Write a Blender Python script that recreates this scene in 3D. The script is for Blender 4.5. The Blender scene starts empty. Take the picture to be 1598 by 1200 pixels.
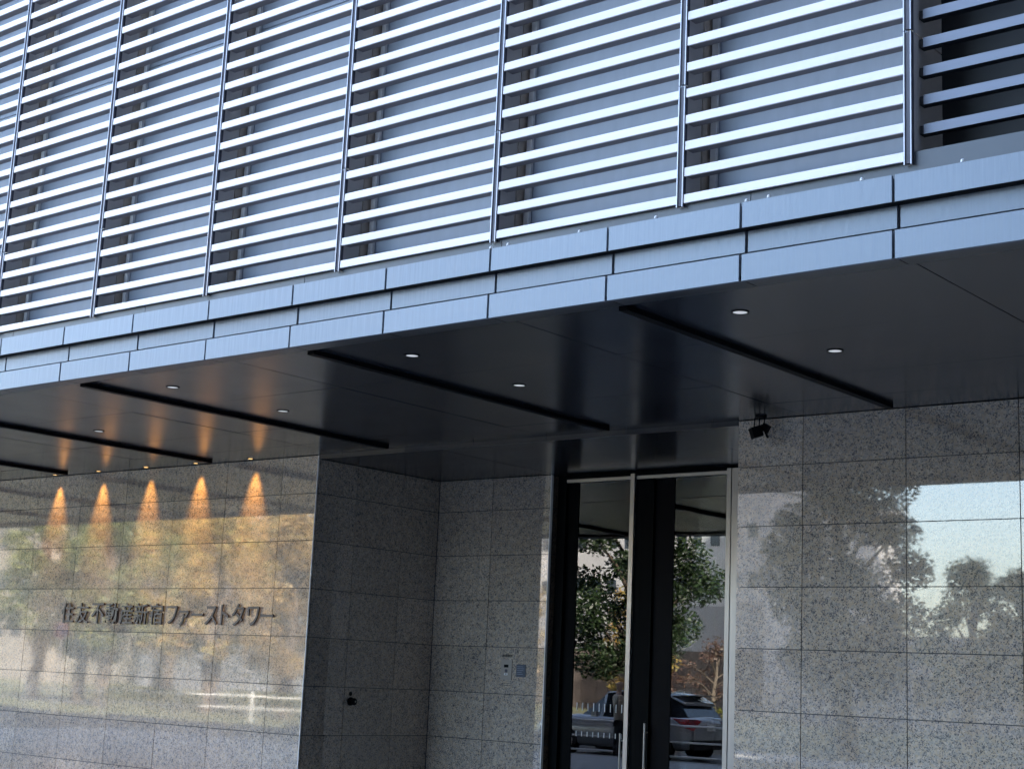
import bpy, math, random
from mathutils import Vector, Matrix

random.seed(7)
SC = bpy.context.scene

# ------------------------------------------------------------------ camera
cam_d = bpy.data.cameras.new("camera")
cam_d.sensor_width = 36.0
cam_d.lens = 2376.25 / 1598 * 36.0
cam_d.clip_start = 0.1
cam_d.clip_end = 3000
cam = bpy.data.objects.new("camera", cam_d)
SC.collection.objects.link(cam)


def cam_axes(yaw, pitch, roll):
    cy, sy, cp, sp = math.cos(yaw), math.sin(yaw), math.cos(pitch), math.sin(pitch)
    f = Vector((sy * cp, cy * cp, sp))
    r = Vector((cy, -sy, 0))
    u = r.cross(f)
    c, s = math.cos(roll), math.sin(roll)
    return c * r + s * u, -s * r + c * u, f


_r, _u, _f = cam_axes(-0.6897, 0.1895, 0.0448)
cam.matrix_world = Matrix(((_r.x, _u.x, -_f.x, 3.6497), (_r.y, _u.y, -_f.y, -7.7634),
                           (_r.z, _u.z, -_f.z, 1.60), (0, 0, 0, 1)))
SC.camera = cam

# ------------------------------------------------------------------ light
SUN = Vector((0.62, 0.42, 0.60)).normalized()          # towards the sun
EL = math.asin(SUN.z)
ROT = math.atan2(SUN.x, SUN.y)
world = bpy.data.worlds.new("World")
SC.world = world
world.use_nodes = True
wn = world.node_tree.nodes
sky = wn.new("ShaderNodeTexSky")
sky.sky_type = 'NISHITA'
sky.sun_disc = False
sky.sun_elevation = EL
sky.sun_rotation = ROT
sky.dust_density = 3.0
sky.ozone_density = 0.4
wn["Background"].inputs["Strength"].default_value = 0.15
world.node_tree.links.new(sky.outputs[0], wn["Background"].inputs[0])
sun_d = bpy.data.lights.new("sun", 'SUN')
sun_d.energy = 5.0
sun_d.angle = math.radians(0.5)
sun_d.color = (1.0, 0.90, 0.76)
sun = bpy.data.objects.new("sun", sun_d)
sun.rotation_euler = SUN.to_track_quat('Z', 'Y').to_euler()
SC.collection.objects.link(sun)
SC.view_settings.view_transform = 'Standard'
SC.view_settings.look = 'None'
SC.view_settings.exposure = 3.75
SC.view_settings.gamma = 1
SC.render.engine = 'CYCLES'
SC.cycles.use_denoising = True
SC.cycles.max_bounces = 10
SC.cycles.glossy_bounces = 6
SC.cycles.transmission_bounces = 6
SC.cycles.transparent_max_bounces = 8
SC.cycles.sample_clamp_indirect = 8


# ------------------------------------------------------------------ helpers
class MB:
    """collects boxes, tubes and polygons; build() links them as one mesh"""

    def __init__(self):
        self.v, self.f, self.m, self.sm = [], [], [], []

    def add(self, verts, faces, mi=0, smooth=False):
        b = len(self.v)
        self.v += [tuple(p) for p in verts]
        for f in faces:
            self.f.append(tuple(b + i for i in f))
            self.m.append(mi)
            self.sm.append(smooth)
        return self

    def box(self, x0, x1, y0, y1, z0, z1, mi=0, rot=None):
        v = [Vector(p) for p in ((x0, y0, z0), (x1, y0, z0), (x1, y1, z0), (x0, y1, z0),
                                 (x0, y0, z1), (x1, y0, z1), (x1, y1, z1), (x0, y1, z1))]
        if rot is not None:
            c = sum(v, Vector()) / 8
            v = [c + rot @ (p - c) for p in v]
        return self.add(v, [(0, 3, 2, 1), (4, 5, 6, 7), (0, 1, 5, 4), (1, 2, 6, 5), (2, 3, 7, 6), (3, 0, 4, 7)], mi)

    def tube(self, pts, radii, n=10, mi=0, cap=True, smooth=True):
        pts = [Vector(p) for p in pts]
        if not hasattr(radii, '__len__'):
            radii = [radii] * len(pts)
        rings = []
        for i, p in enumerate(pts):
            d = (pts[min(i + 1, len(pts) - 1)] - pts[max(i - 1, 0)]).normalized()
            a = d.orthogonal().normalized() if i == 0 else (a - d * a.dot(d)).normalized()
            b = d.cross(a)
            rings.append([p + (a * math.cos(t) + b * math.sin(t)) * radii[i]
                          for t in (2 * math.pi * k / n for k in range(n))])
        vs = [q for r in rings for q in r]
        fs = [(i * n + k, i * n + (k + 1) % n, (i + 1) * n + (k + 1) % n, (i + 1) * n + k)
              for i in range(len(pts) - 1) for k in range(n)]
        self.add(vs, fs, mi, smooth)
        if cap:
            self.add(rings[0], [tuple(reversed(range(n)))], mi)
            self.add(rings[-1], [tuple(range(n))], mi)
        return self

    def prism(self, prof, x0, x1, mi=0):
        """profile [(y, z)] run along x"""
        n = len(prof)
        vs = [(x0, y, z) for y, z in prof] + [(x1, y, z) for y, z in prof]
        fs = [(i, (i + 1) % n, n + (i + 1) % n, n + i) for i in range(n)]
        fs += [tuple(reversed(range(n))), tuple(range(n, 2 * n))]
        return self.add(vs, fs, mi)

    def ball(self, c, r, n=10, m=6, mi=0, sc=(1, 1, 1)):
        c = Vector(c)
        vs = [c + Vector((0, 0, -r * sc[2]))]
        for j in range(1, m):
            t = -math.pi / 2 + math.pi * j / m
            for k in range(n):
                a = 2 * math.pi * k / n
                vs.append(c + Vector((r * sc[0] * math.cos(t) * math.cos(a), r * sc[1] * math.cos(t) * math.sin(a), r * sc[2] * math.sin(t))))
        vs.append(c + Vector((0, 0, r * sc[2])))
        fs = [(0, 1 + (k + 1) % n, 1 + k) for k in range(n)]
        for j in range(m - 2):
            for k in range(n):
                a, b = 1 + j * n + k, 1 + j * n + (k + 1) % n
                fs.append((a, b, b + n, a + n))
        L = len(vs) - 1
        fs += [(L, L - n + k, L - n + (k + 1) % n) for k in range(n)]
        return self.add(vs, fs, mi, True)

    def build(self, name, mats, parent=None, origin=None):
        """vertices are in world coordinates; the origin goes to `origin` or the parent's base"""
        me = bpy.data.meshes.new(name)
        if parent is not None and origin is None:
            origin = wloc(parent)
        o3 = Vector(origin or (0, 0, 0))
        me.from_pydata([tuple(Vector(p) - o3) for p in self.v], [], self.f)
        for m in (mats if isinstance(mats, (list, tuple)) else [mats]):
            me.materials.append(m)
        me.polygons.foreach_set("material_index", self.m)
        me.polygons.foreach_set("use_smooth", self.sm)
        me.update()
        o = bpy.data.objects.new(name, me)
        SC.collection.objects.link(o)
        if parent is not None:
            o.parent = parent
            o.location = o3 - wloc(parent)
        else:
            o.location = o3
        return o


def wloc(o):
    p = Vector(o.location)
    while o.parent is not None:
        o = o.parent
        p += Vector(o.location)
    return p


def tag(o, label=None, cat=None, group=None, kind=None):
    for k, v in (("label", label), ("category", cat), ("group", group), ("kind", kind)):
        if v:
            o[k] = v
    return o


def thing(name, loc, label, cat, group=None):
    o = bpy.data.objects.new(name, None)
    o.empty_display_size = 0.2
    o.location = loc
    SC.collection.objects.link(o)
    return tag(o, label, cat, group)


def copy_tree(o, parent=None):
    c = o.copy()
    SC.collection.objects.link(c)
    if parent is not None:
        c.parent = parent
    for ch in list(o.children):
        copy_tree(ch, c)
    return c


# ------------------------------------------------------------------ materials
def pmat(name, col, rough=0.5, metal=0.0, ior=1.5, coat=0.0, noise=0.0, nscale=6.0, nstretch=(1, 1, 1), rnoise=0.0, bump=0.0, orand=0.0):
    """principled material with a procedural mottle in colour and gloss"""
    m = bpy.data.materials.new(name)
    m.use_nodes = True
    nt = m.node_tree
    b = nt.nodes["Principled BSDF"]
    b.inputs["Base Color"].default_value = (*col, 1)
    b.inputs["Roughness"].default_value = rough
    b.inputs["Metallic"].default_value = metal
    b.inputs["IOR"].default_value = ior
    b.inputs["Coat Weight"].default_value = coat
    if noise or rnoise or bump:
        tc = nt.nodes.new("ShaderNodeTexCoord")
        mp = nt.nodes.new("ShaderNodeMapping")
        mp.inputs["Scale"].default_value = nstretch
        nz = nt.nodes.new("ShaderNodeTexNoise")
        nz.inputs["Scale"].default_value = nscale
        nz.inputs["Detail"].default_value = 6
        nt.links.new(tc.outputs["Object"], mp.inputs[0])
        nt.links.new(mp.outputs[0], nz.inputs["Vector"])
        if noise:
            mr = nt.nodes.new("ShaderNodeMapRange")
            mr.inputs[1].default_value = 0.25
            mr.inputs[2].default_value = 0.75
            mr.inputs[3].default_value = 1 - noise
            mr.inputs[4].default_value = 1 + noise
            nt.links.new(nz.outputs[0], mr.inputs[0])
            mx = nt.nodes.new("ShaderNodeMix")
            mx.data_type = 'RGBA'
            mx.blend_type = 'MULTIPLY'
            mx.inputs[0].default_value = 1
            mx.inputs[6].default_value = (*col, 1)
            nt.links.new(mr.outputs[0], mx.inputs[7])
            nt.links.new(mx.outputs[2], b.inputs["Base Color"])
            if orand:                              # each panel or slat its own tone
                oi = nt.nodes.new("ShaderNodeObjectInfo")
                m3 = nt.nodes.new("ShaderNodeMapRange")
                m3.inputs[3].default_value = 1 - orand
                m3.inputs[4].default_value = 1 + orand
                nt.links.new(oi.outputs["Random"], m3.inputs[0])
                m4 = nt.nodes.new("ShaderNodeMix")
                m4.data_type = 'RGBA'
                m4.blend_type = 'MULTIPLY'
                m4.inputs[0].default_value = 1
                nt.links.new(mx.outputs[2], m4.inputs[6])
                nt.links.new(m3.outputs[0], m4.inputs[7])
                nt.links.new(m4.outputs[2], b.inputs["Base Color"])
        if rnoise:
            mr = nt.nodes.new("ShaderNodeMapRange")
            mr.inputs[1].default_value = 0.3
            mr.inputs[2].default_value = 0.7
            mr.inputs[3].default_value = max(0.0, rough - rnoise)
            mr.inputs[4].default_value = rough + rnoise
            nt.links.new(nz.outputs[0], mr.inputs[0])
            nt.links.new(mr.outputs[0], b.inputs["Roughness"])
        if bump:
            bp = nt.nodes.new("ShaderNodeBump")
            bp.inputs["Strength"].default_value = bump
            bp.inputs["Distance"].default_value = 0.01
            nt.links.new(nz.outputs[0], bp.inputs["Height"])
            nt.links.new(bp.outputs[0], b.inputs["Normal"])
    return m


def granite(name, ior=1.8, tint=(1.36, 1.28, 1.19), rough_lo=.010, rough_hi=.028):
    m = bpy.data.materials.new(name)
    m.use_nodes = True
    nt = m.node_tree
    N, L = nt.nodes.new, nt.links.new
    b = nt.nodes["Principled BSDF"]
    tc = N("ShaderNodeTexCoord")
    nz0 = N("ShaderNodeTexNoise")
    nz0.inputs["Scale"].default_value = 40
    nz0.inputs["Detail"].default_value = 3
    L(tc.outputs["Object"], nz0.inputs["Vector"])
    ad = N("ShaderNodeMix")
    ad.data_type = 'RGBA'
    ad.blend_type = 'LINEAR_LIGHT'
    ad.inputs[0].default_value = 0.018
    L(tc.outputs["Object"], ad.inputs[6])
    L(nz0.outputs["Color"], ad.inputs[7])

    def voro(scale):
        v = N("ShaderNodeTexVoronoi")
        v.inputs["Scale"].default_value = scale
        L(ad.outputs[2], v.inputs["Vector"])
        s = N("ShaderNodeSeparateColor")
        L(v.outputs["Color"], s.inputs[0])
        return s

    def ramp(src, stops):
        r = N("ShaderNodeValToRGB")
        r.color_ramp.interpolation = 'CONSTANT' if len(stops) > 2 else 'LINEAR'
        e = r.color_ramp.elements
        while len(e) < len(stops):
            e.new(0.5)
        for i, (p, c) in enumerate(stops):
            e[i].position = p
            e[i].color = (*[c[k] * tint[k] for k in range(3)], 1)
        L(src, r.inputs[0])
        return r

    big = voro(52)
    r1 = ramp(big.outputs[0], [(0, (.37, .31, .245)), (.30, (.41, .35, .285)), (.52, (.35, .32, .29)), (.70, (.29, .275, .26)), (.86, (.44, .39, .33))])
    sm = voro(112)
    r2 = ramp(sm.outputs[1], [(0, (.085, .083, .088)), (.35, (.15, .148, .155)), (.70, (.30, .285, .27))])
    # dark mica gathers in loose strings
    nz = N("ShaderNodeTexNoise")
    nz.inputs["Scale"].default_value = 17
    nz.inputs["Detail"].default_value = 4
    L(tc.outputs["Object"], nz.inputs["Vector"])
    th = N("ShaderNodeMath")
    th.operation = 'MULTIPLY_ADD'
    L(nz.outputs[0], th.inputs[0])
    th.inputs[1].default_value = 1.5
    th.inputs[2].default_value = -0.425
    lt = N("ShaderNodeMath")
    lt.operation = 'LESS_THAN'
    L(sm.outputs[0], lt.inputs[0])
    L(th.outputs[0], lt.inputs[1])
    mx = N("ShaderNodeMix")
    mx.data_type = 'RGBA'
    L(lt.outputs[0], mx.inputs[0])
    L(r1.outputs[0], mx.inputs[6])
    L(r2.outputs[0], mx.inputs[7])
    # each slab its own tone
    geo = N("ShaderNodeNewGeometry")
    mr = N("ShaderNodeMapRange")
    mr.inputs[3].default_value = 0.88
    mr.inputs[4].default_value = 1.10
    L(geo.outputs["Random Per Island"], mr.inputs[0])
    m2 = N("ShaderNodeMix")
    m2.data_type = 'RGBA'
    m2.blend_type = 'MULTIPLY'
    m2.inputs[0].default_value = 1
    L(mx.outputs[2], m2.inputs[6])
    L(mr.outputs[0], m2.inputs[7])
    st = N("ShaderNodeTexNoise")
    st.inputs["Scale"].default_value = .9
    st.inputs["Detail"].default_value = 5
    L(tc.outputs["Object"], st.inputs["Vector"])
    sr = N("ShaderNodeMapRange")
    sr.inputs[1].default_value = .3
    sr.inputs[2].default_value = .7
    sr.inputs[3].default_value = .90
    sr.inputs[4].default_value = 1.07
    L(st.outputs[0], sr.inputs[0])
    m5 = N("ShaderNodeMix")
    m5.data_type = 'RGBA'
    m5.blend_type = 'MULTIPLY'
    m5.inputs[0].default_value = 1
    L(m2.outputs[2], m5.inputs[6])
    L(sr.outputs[0], m5.inputs[7])
    L(m5.outputs[2], b.inputs["Base Color"])
    # polish a little uneven: dusty film and grain
    nr = N("ShaderNodeTexNoise")
    nr.inputs["Scale"].default_value = 3.0
    nr.inputs["Detail"].default_value = 8
    L(tc.outputs["Object"], nr.inputs["Vector"])
    rr = N("ShaderNodeMapRange")
    rr.inputs[1].default_value = .3
    rr.inputs[2].default_value = .7
    rr.inputs[3].default_value = rough_lo
    rr.inputs[4].default_value = rough_hi
    L(nr.outputs[0], rr.inputs[0])
    L(rr.outputs[0], b.inputs["Roughness"])
    b.inputs["IOR"].default_value = ior
    nb = N("ShaderNodeTexNoise")
    nb.inputs["Scale"].default_value = 1.3
    nb.inputs["Detail"].default_value = 2
    L(tc.outputs["Object"], nb.inputs["Vector"])
    bp = N("ShaderNodeBump")
    bp.inputs["Strength"].default_value = 0.25
    bp.inputs["Distance"].default_value = 0.0006
    L(nb.outputs[0], bp.inputs["Height"])
    L(bp.outputs[0], b.inputs["Normal"])
    return m


def leafmat(name, cols, rough=0.45, trans=0.35):
    m = bpy.data.materials.new(name)
    m.use_nodes = True
    nt = m.node_tree
    N, L = nt.nodes.new, nt.links.new
    b = nt.nodes["Principled BSDF"]
    geo = N("ShaderNodeNewGeometry")
    r = N("ShaderNodeValToRGB")
    e = r.color_ramp.elements
    while len(e) < len(cols):
        e.new(0.5)
    for i, c in enumerate(cols):
        e[i].position = i / (len(cols) - 1)
        e[i].color = (*c, 1)
    L(geo.outputs["Random Per Island"], r.inputs[0])
    L(r.outputs[0], b.inputs["Base Color"])
    b.inputs["Roughness"].default_value = rough
    tr = N("ShaderNodeBsdfTranslucent")
    L(r.outputs[0], tr.inputs[0])
    mix = N("ShaderNodeMixShader")
    mix.inputs[0].default_value = trans
    L(b.outputs[0], mix.inputs[1])
    L(tr.outputs[0], mix.inputs[2])
    L(mix.outputs[0], nt.nodes["Material Output"].inputs[0])
    return m


def glassmat(name, tint=(.35, .38, .37), ior=1.85):
    m = bpy.data.materials.new(name)
    m.use_nodes = True
    nt = m.node_tree
    N, L = nt.nodes.new, nt.links.new
    nt.nodes.remove(nt.nodes["Principled BSDF"])
    t = N("ShaderNodeBsdfTransparent")
    t.inputs[0].default_value = (*tint, 1)
    g = N("ShaderNodeBsdfGlossy")
    g.inputs["Roughness"].default_value = 0.0
    g.inputs["Color"].default_value = (.96, .98, 1, 1)
    tc = N("ShaderNodeTexCoord")
    nz = N("ShaderNodeTexNoise")
    nz.inputs["Scale"].default_value = 1.1
    nz.inputs["Detail"].default_value = 1
    L(tc.outputs["Object"], nz.inputs["Vector"])
    bp = N("ShaderNodeBump")
    bp.inputs["Strength"].default_value = 0.3
    bp.inputs["Distance"].default_value = 0.004
    L(nz.outputs[0], bp.inputs["Height"])
    L(bp.outputs[0], g.inputs["Normal"])
    fr = N("ShaderNodeFresnel")
    fr.inputs["IOR"].default_value = ior
    mix = N("ShaderNodeMixShader")
    L(fr.outputs[0], mix.inputs[0])
    L(t.outputs[0], mix.inputs[1])
    L(g.outputs[0], mix.inputs[2])
    L(mix.outputs[0], nt.nodes["Material Output"].inputs[0])
    return m


def emit(name, col, s):
    m = bpy.data.materials.new(name)
    m.use_nodes = True
    nt = m.node_tree
    b = nt.nodes["Principled BSDF"]
    b.inputs["Base Color"].default_value = (*[min(1, c) * .6 for c in col], 1)
    b.inputs["Emission Color"].default_value = (*col, 1)
    b.inputs["Emission Strength"].default_value = s
    return m


M = dict(
    granite=granite("polished granite"),
    granite_honed=granite("softly polished granite", rough_lo=.020, rough_hi=.045),
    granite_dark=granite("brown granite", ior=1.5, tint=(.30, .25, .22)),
    joint=pmat("joint sealant", (.035, .037, .045), .7, noise=.15, nscale=20),
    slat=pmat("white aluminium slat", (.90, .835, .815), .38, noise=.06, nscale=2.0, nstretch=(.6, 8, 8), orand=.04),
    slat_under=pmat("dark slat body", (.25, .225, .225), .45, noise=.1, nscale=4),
    slat_shade=pmat("shaded blue grey slat", (.22, .245, .31), .42, noise=.06, nscale=3, nstretch=(.5, 8, 8)),  # darker slat colour stands for the unlit right bay
    fascia=pmat("brushed blue grey panel", (.215, .25, .292), .42, metal=.1, noise=.14, nscale=5, nstretch=(12, 12, .45), rnoise=.08, orand=.05),
    fascia_gap=pmat("grey panel joint", (.12, .125, .15), .5, noise=.1, nscale=5),
    backing=pmat("blue grey backing sheet", (.33, .37, .44), .5, metal=.1, noise=.08, nscale=2.5, nstretch=(4, 4, .4), rnoise=.06),
    shade_back=pmat("black shade backing", (.012, .014, .017), .6, noise=.2, nscale=4),  # black stands for the shade behind those slats
    alu=pmat("bright aluminium edge", (.44, .43, .45), .34, metal=.4, noise=.04, nscale=8),
    fin=pmat("grey post side", (.64, .58, .54), .45, noise=.10, nscale=4),
    fin_brown=pmat("weathered brown grey return", (.54, .46, .39), .6, noise=.3, nscale=7),
    channel=pmat("dark post channel", (.075, .07, .09), .5, noise=.1, nscale=6),
    strip=pmat("light grey trim strip", (.80, .79, .78), .4, noise=.08, nscale=5),
    flashing=pmat("grey sill flashing", (.10, .112, .125), .45, noise=.08, nscale=3),
    soffit=pmat("charcoal soffit panel", (.020, .022, .028), .21, ior=1.5, noise=.06, nscale=1.5, rnoise=.03),
    soffit_edge=pmat("charcoal soffit edge", (.034, .035, .040), .3, noise=.06, nscale=3),
    black=pmat("satin black metal", (.004, .004, .005), .5, ior=1.15, noise=.15, nscale=8),
    charcoal=pmat("charcoal door metal", (.0028, .0036, .004), .5, ior=1.12, noise=.08, nscale=3),
    silver=pmat("satin stainless steel", (.40, .385, .36), .30, metal=.75, noise=.05, nscale=5, nstretch=(8, 8, .3)),
    letter=pmat("dark grey metal letter face", (.062, .058, .063), .42, metal=.2, noise=.06, nscale=10),
    steel=pmat("brushed steel plate", (.34, .30, .26), .45, metal=.15, noise=.06, nscale=30, nstretch=(1, 1, 10)),
    glass=glassmat("tinted door glass"),
    green_glass=glassmat("green glass edge", (.12, .2, .15), 1.6),
    white=pmat("white paint", (.78, .78, .78), .45, noise=.04, nscale=6),
    offwhite=pmat("off white rendered wall", (.36, .36, .37), .8, noise=.07, nscale=.6),
    grey_band=pmat("grey rendered wall", (.22, .22, .235), .8, noise=.08, nscale=.5),
    brown_wall=pmat("brown brick wall", (.085, .066, .058), .8, noise=.22, nscale=2.0),
    window=pmat("dark window pane", (.03, .04, .055), .08, ior=1.6, noise=.1, nscale=.4),
    beige_tower=pmat("beige tower cladding", (.20, .185, .165), .7, noise=.06, nscale=.3),
    grey_tower=pmat("grey tower cladding", (.20, .205, .22), .7, noise=.06, nscale=.3),
    blocker_tower=pmat("dark light blocker cladding", (.07, .075, .085), .5, noise=.1, nscale=.3),  # for the added light-blocking towers, dark so they bounce little
    asphalt=pmat("asphalt", (.055, .055, .058), .85, noise=.25, nscale=9, bump=.3),
    paving=pmat("light grey paving", (.33, .325, .32), .7, noise=.14, nscale=1.7, bump=.2),
    kerb=pmat("concrete kerb", (.36, .35, .34), .8, noise=.12, nscale=5),
    soil=pmat("soil and ground cover", (.07, .075, .035), .9, noise=.4, nscale=3),
    bark=pmat("bark", (.10, .078, .06), .85, noise=.35, nscale=9, nstretch=(3, 3, .6), bump=.6),
    leaf_dark=leafmat("dark evergreen leaf", [(.013, .026, .011), (.022, .044, .015), (.038, .064, .024)], .45, .25),
    leaf_mid=leafmat("mid green leaf", [(.06, .09, .025), (.12, .15, .04), (.24, .24, .09)], .5, .4),
    leaf_gold=leafmat("yellow autumn leaf", [(.26, .24, .06), (.40, .31, .10), (.38, .22, .08)], .5, .45),
    leaf_rust=leafmat("rust autumn leaf", [(.30, .20, .09), (.40, .28, .13), (.33, .28, .12)], .5, .45),
    leaf_red=leafmat("red brown leaf", [(.095, .05, .04), (.13, .072, .052), (.09, .065, .045)], .5, .4),
    hedge=leafmat("yellow green hedge leaf", [(.10, .13, .025), (.20, .20, .04), (.26, .24, .06)], .5, .35),
    car_paint=pmat("silver grey car paint", (.50, .52, .55), .25, metal=.3, coat=.8, noise=.03, nscale=2),
    car_glass=pmat("car window", (.012, .014, .017), .04, ior=1.6, noise=.1, nscale=2),
    rubber=pmat("tyre rubber", (.018, .018, .02), .8, noise=.2, nscale=12),
    red_lamp=pmat("red tail lamp", (.35, .012, .018), .12, coat=1, noise=.1, nscale=6),
    skin=pmat("skin", (.50, .34, .26), .5, noise=.06, nscale=20),
    beige=pmat("beige jacket cloth", (.50, .42, .33), .85, noise=.12, nscale=14, bump=.3),
    trousers=pmat("dark trousers cloth", (.02, .022, .03), .8, noise=.15, nscale=16),
    hair=pmat("black hair", (.012, .010, .009), .5, noise=.2, nscale=30),
    sign_red=pmat("red sign paint", (.38, .09, .10), .4, noise=.04, nscale=8),
    sign_blue=pmat("blue sign paint", (.10, .13, .30), .4, noise=.04, nscale=8),
    slate=pmat("slate blue notice", (.062, .075, .105), .4, noise=.06, nscale=20),
    ink=pmat("black ink", (.015, .015, .016), .6, noise=.1, nscale=30),
    pale_ink=pmat("pale print", (.30, .34, .42), .6, noise=.1, nscale=30),
    lamp_white=emit("downlight reflector", (.95, .97, 1.0), .035),
    lamp_warm=emit("warm lamp", (1.0, .62, .25), .25),
    lobby=pmat("dark lobby lining", (.022, .024, .026), .5, noise=.2, nscale=1.2),
)

# ------------------------------------------------------------------ dimensions (metres)
ZC = 4.061            # underside of the canopy
ZR = 4.018            # underside over the recess
W = 4.5136            # face of the two street walls
R = 6.661             # back of the recess
YD = 6.80             # door plane
LX = -9.365           # right-hand end of the left wall
RX = -3.69            # left-hand end of the right wall
SX = -7.557           # end of the stone on the recess back wall
JZ, TH = 3.6133, 0.554
X0, X1 = -27.0, 6.0   # ends of the canopy that are built

# ------------------------------------------------------------------ ground
def sheet(name, x0, x1, y0, y1, z, m, d=0.3):
    o = MB().box(x0, x1, y0, y1, z - d, z).build(name, m)
    return tag(o, kind="structure")


sheet("ground", -900, 900, -1200, 600, -0.16, M['soil'], 1.0)
sheet("pavement", -27.0, 60, -6.30, 6.7, 0.0, M['paving'], .15)
sheet("kerb", -27.0, 60, -6.48, -6.304, 0.012, M['kerb'], .17)
sheet("road", -140, 90, -13.4, -6.484, -0.125, M['asphalt'], .03)
sheet("side_road", -34.5, -27.2, -6.48, 60, -0.121, M['asphalt'], .03)
sheet("far_pavement", -29, 90, -17.2, -13.6, 0.0, M['paving'], .15)
sheet("far_kerb", -29, 90, -13.596, -13.42, 0.012, M['kerb'], .17)
mk = MB()
for k in range(-22, 12):
    mk.box(k * 5.0, k * 5.0 + 2.6, -10.05, -9.9, -.124, -.120)
tag(mk.build("road_markings", M['white']), kind="structure")


# ------------------------------------------------------------------ stone walls
def rows(z_top):
    zs = [z_top]
    z = JZ
    while z > 0.1:
        zs.append(z)
        z -= TH
    zs.append(0.0)
    return zs


def stone_wall(axis, c, edges, z_top, sign, depth, mb):
    """slabs on the plane axis = c, facing -sign along the axis; edges run along the other axis"""
    g = 0.004
    zs = rows(z_top)
    for a0, a1 in zip(edges[:-1], edges[1:]):
        for z1, z0 in zip(zs[:-1], zs[1:]):
            t = 0.03
            e = random.uniform(-.0006, .0006)
            rot = Matrix.Rotation(random.gauss(0, .0006), 3, 'Z') @ Matrix.Rotation(random.gauss(0, .0006), 3, 'X' if axis == 'y' else 'Y')
            if axis == 'y':
                mb.box(a0 + g, a1 - g, c + e, c + t + e, z0 + g, z1 - g, 0, rot)
            else:
                mb.box(c - t + e, c + e, a0 + g, a1 - g, z0 + g, z1 - g, 0, rot)


def hedges(a0, first, step, a1):
    out = [a0]
    x = first
    while x < a1 - 0.05:
        if x > a0 + 0.05:
            out.append(x)
        x += step
    return out + [a1]


mb = MB()
stone_wall('y', W, hedges(X0, -9.9755 - 17, 1.0, LX), ZC - .003, 1, .3, mb)
mb.box(X0, LX - .035, W + .012, W + .40, 0, ZC - .004, 1)
wl = mb.build("granite_wall", [M['granite_honed'], M['joint']])
tag(wl, "polished beige granite wall carrying the Japanese lettering under warm lights", "wall")
tag(MB().box(LX - .006, LX + .004, W - .006, W + .006, 0, ZC - .005).build("corner_bead", M['strip'], wl, (LX, W, 0)))

mb = MB()
stone_wall('x', LX, [W + .034, 5.179, 5.997, R - .002], ZR - .003, 1, .3, mb)
mb.box(LX - .40, LX - .012, W + .402, R + .3, 0, ZR - .004, 1)
tag(mb.build("granite_wall", [M['granite'], M['joint']]), "shaded granite side wall of the recess holding the hidden door with a round knob", "wall")

mb = MB()
stone_wall('y', R, [LX + .003, -8.471, SX], ZR - .003, 1, .3, mb)
mb.box(LX, SX - .035, R + .012, R + .30, 0, ZR - .004, 1)
wb = mb.build("granite_wall", [M['granite'], M['joint']])
tag(wb, "granite back wall of the recess carrying the intercom plate", "wall")
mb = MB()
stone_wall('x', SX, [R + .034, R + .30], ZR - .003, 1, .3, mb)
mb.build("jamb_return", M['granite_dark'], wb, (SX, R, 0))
MB().box(SX - .008, SX + .004, R - .005, R + .03, 0, ZR - .005).build("corner_bead", M['strip'], wb, (SX, R, 0))

mb = MB()
stone_wall('y', W, hedges(RX, -3.0106, 1.0, X1), ZC - .003, 1, .3, mb)
mb.box(RX + .035, X1, W + .012, W + .40, 0, ZC - .004, 1)
wr = mb.build("granite_wall", [M['granite'], M['joint']])
tag(wr, "polished speckled granite wall right of the glass entrance mirroring a tree", "wall")
mb = MB()
mb.box(RX, RX + .033, W + .034, YD + .05, 0, ZR - .004, 0)
mb.build("end_face", M['granite'], wr, (RX, W, 0))

# ------------------------------------------------------------------ canopy
canopy = thing("canopy", (-10, 2, ZC), "long charcoal canopy with blue grey panelled fascia over the entrance", "canopy")
mb = MB()
ys = [0.215, 1.55, 2.95, 3.86, W - .005]
xs = [X0] + [3.0 * k for k in range(-8, 2)] + [X1]
for xa, xb in zip(xs[:-1], xs[1:]):
    for j, (ya, yb) in enumerate(zip(ys[:-1], ys[1:])):
        g = .0045
        gy = .0012 if j in (0, 1) else .003
        rot = Matrix.Rotation(random.gauss(0, .0007), 3, 'X') @ Matrix.Rotation(random.gauss(0, .0007), 3, 'Y')
        mb.box(xa + g, xb - g, ya + gy, yb - gy, ZC, ZC + .025, 0, rot)
mb.box(X0, X1, .16, W + .6, ZC + .03, ZC + .06, 1)
mb.build("soffit", [M['soffit'], M['black']], canopy)
# lower ceiling over the recess, with its step towards the street
mb = MB()
xs2 = [LX + .006] + [-7.5, -6.0, -4.5] + [RX - .004]
for xa, xb in zip(xs2[:-1], xs2[1:]):
    for ya, yb in ((W + .02, 5.55), (5.55, YD + .25)):
        mb.box(xa + .004, xb - .004, ya + .002, yb - .002, ZR, ZR + .025, 0)
mb.box(LX + .005, RX - .003, W + .02, YD + .3, ZR + .03, ZR + .05, 1)
mb.build("recess_ceiling", [M['soffit'], M['black']], canopy)
mb = MB()
for k, xa in enumerate([LX + .006, -8.98, -7.98, -6.98, -5.98, -4.98, -3.98]):
    xb = [-8.98, -7.98, -6.98, -5.98, -4.98, -3.98, RX - .004][k]
    mb.box(xa + .003, xb - .003, W - .002, W + .017, ZR - .004, ZC + .02, 0)
mb.build("ceiling_step", M['soffit_edge'], canopy)
# front lip under the fascia
mb = MB()
for k in range(-27, 6):
    mb.box(k + .005, k + .995, .012, .206, 4.030, 4.050, 0)
mb.build("soffit_lip", M['soffit_edge'], canopy)
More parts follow.
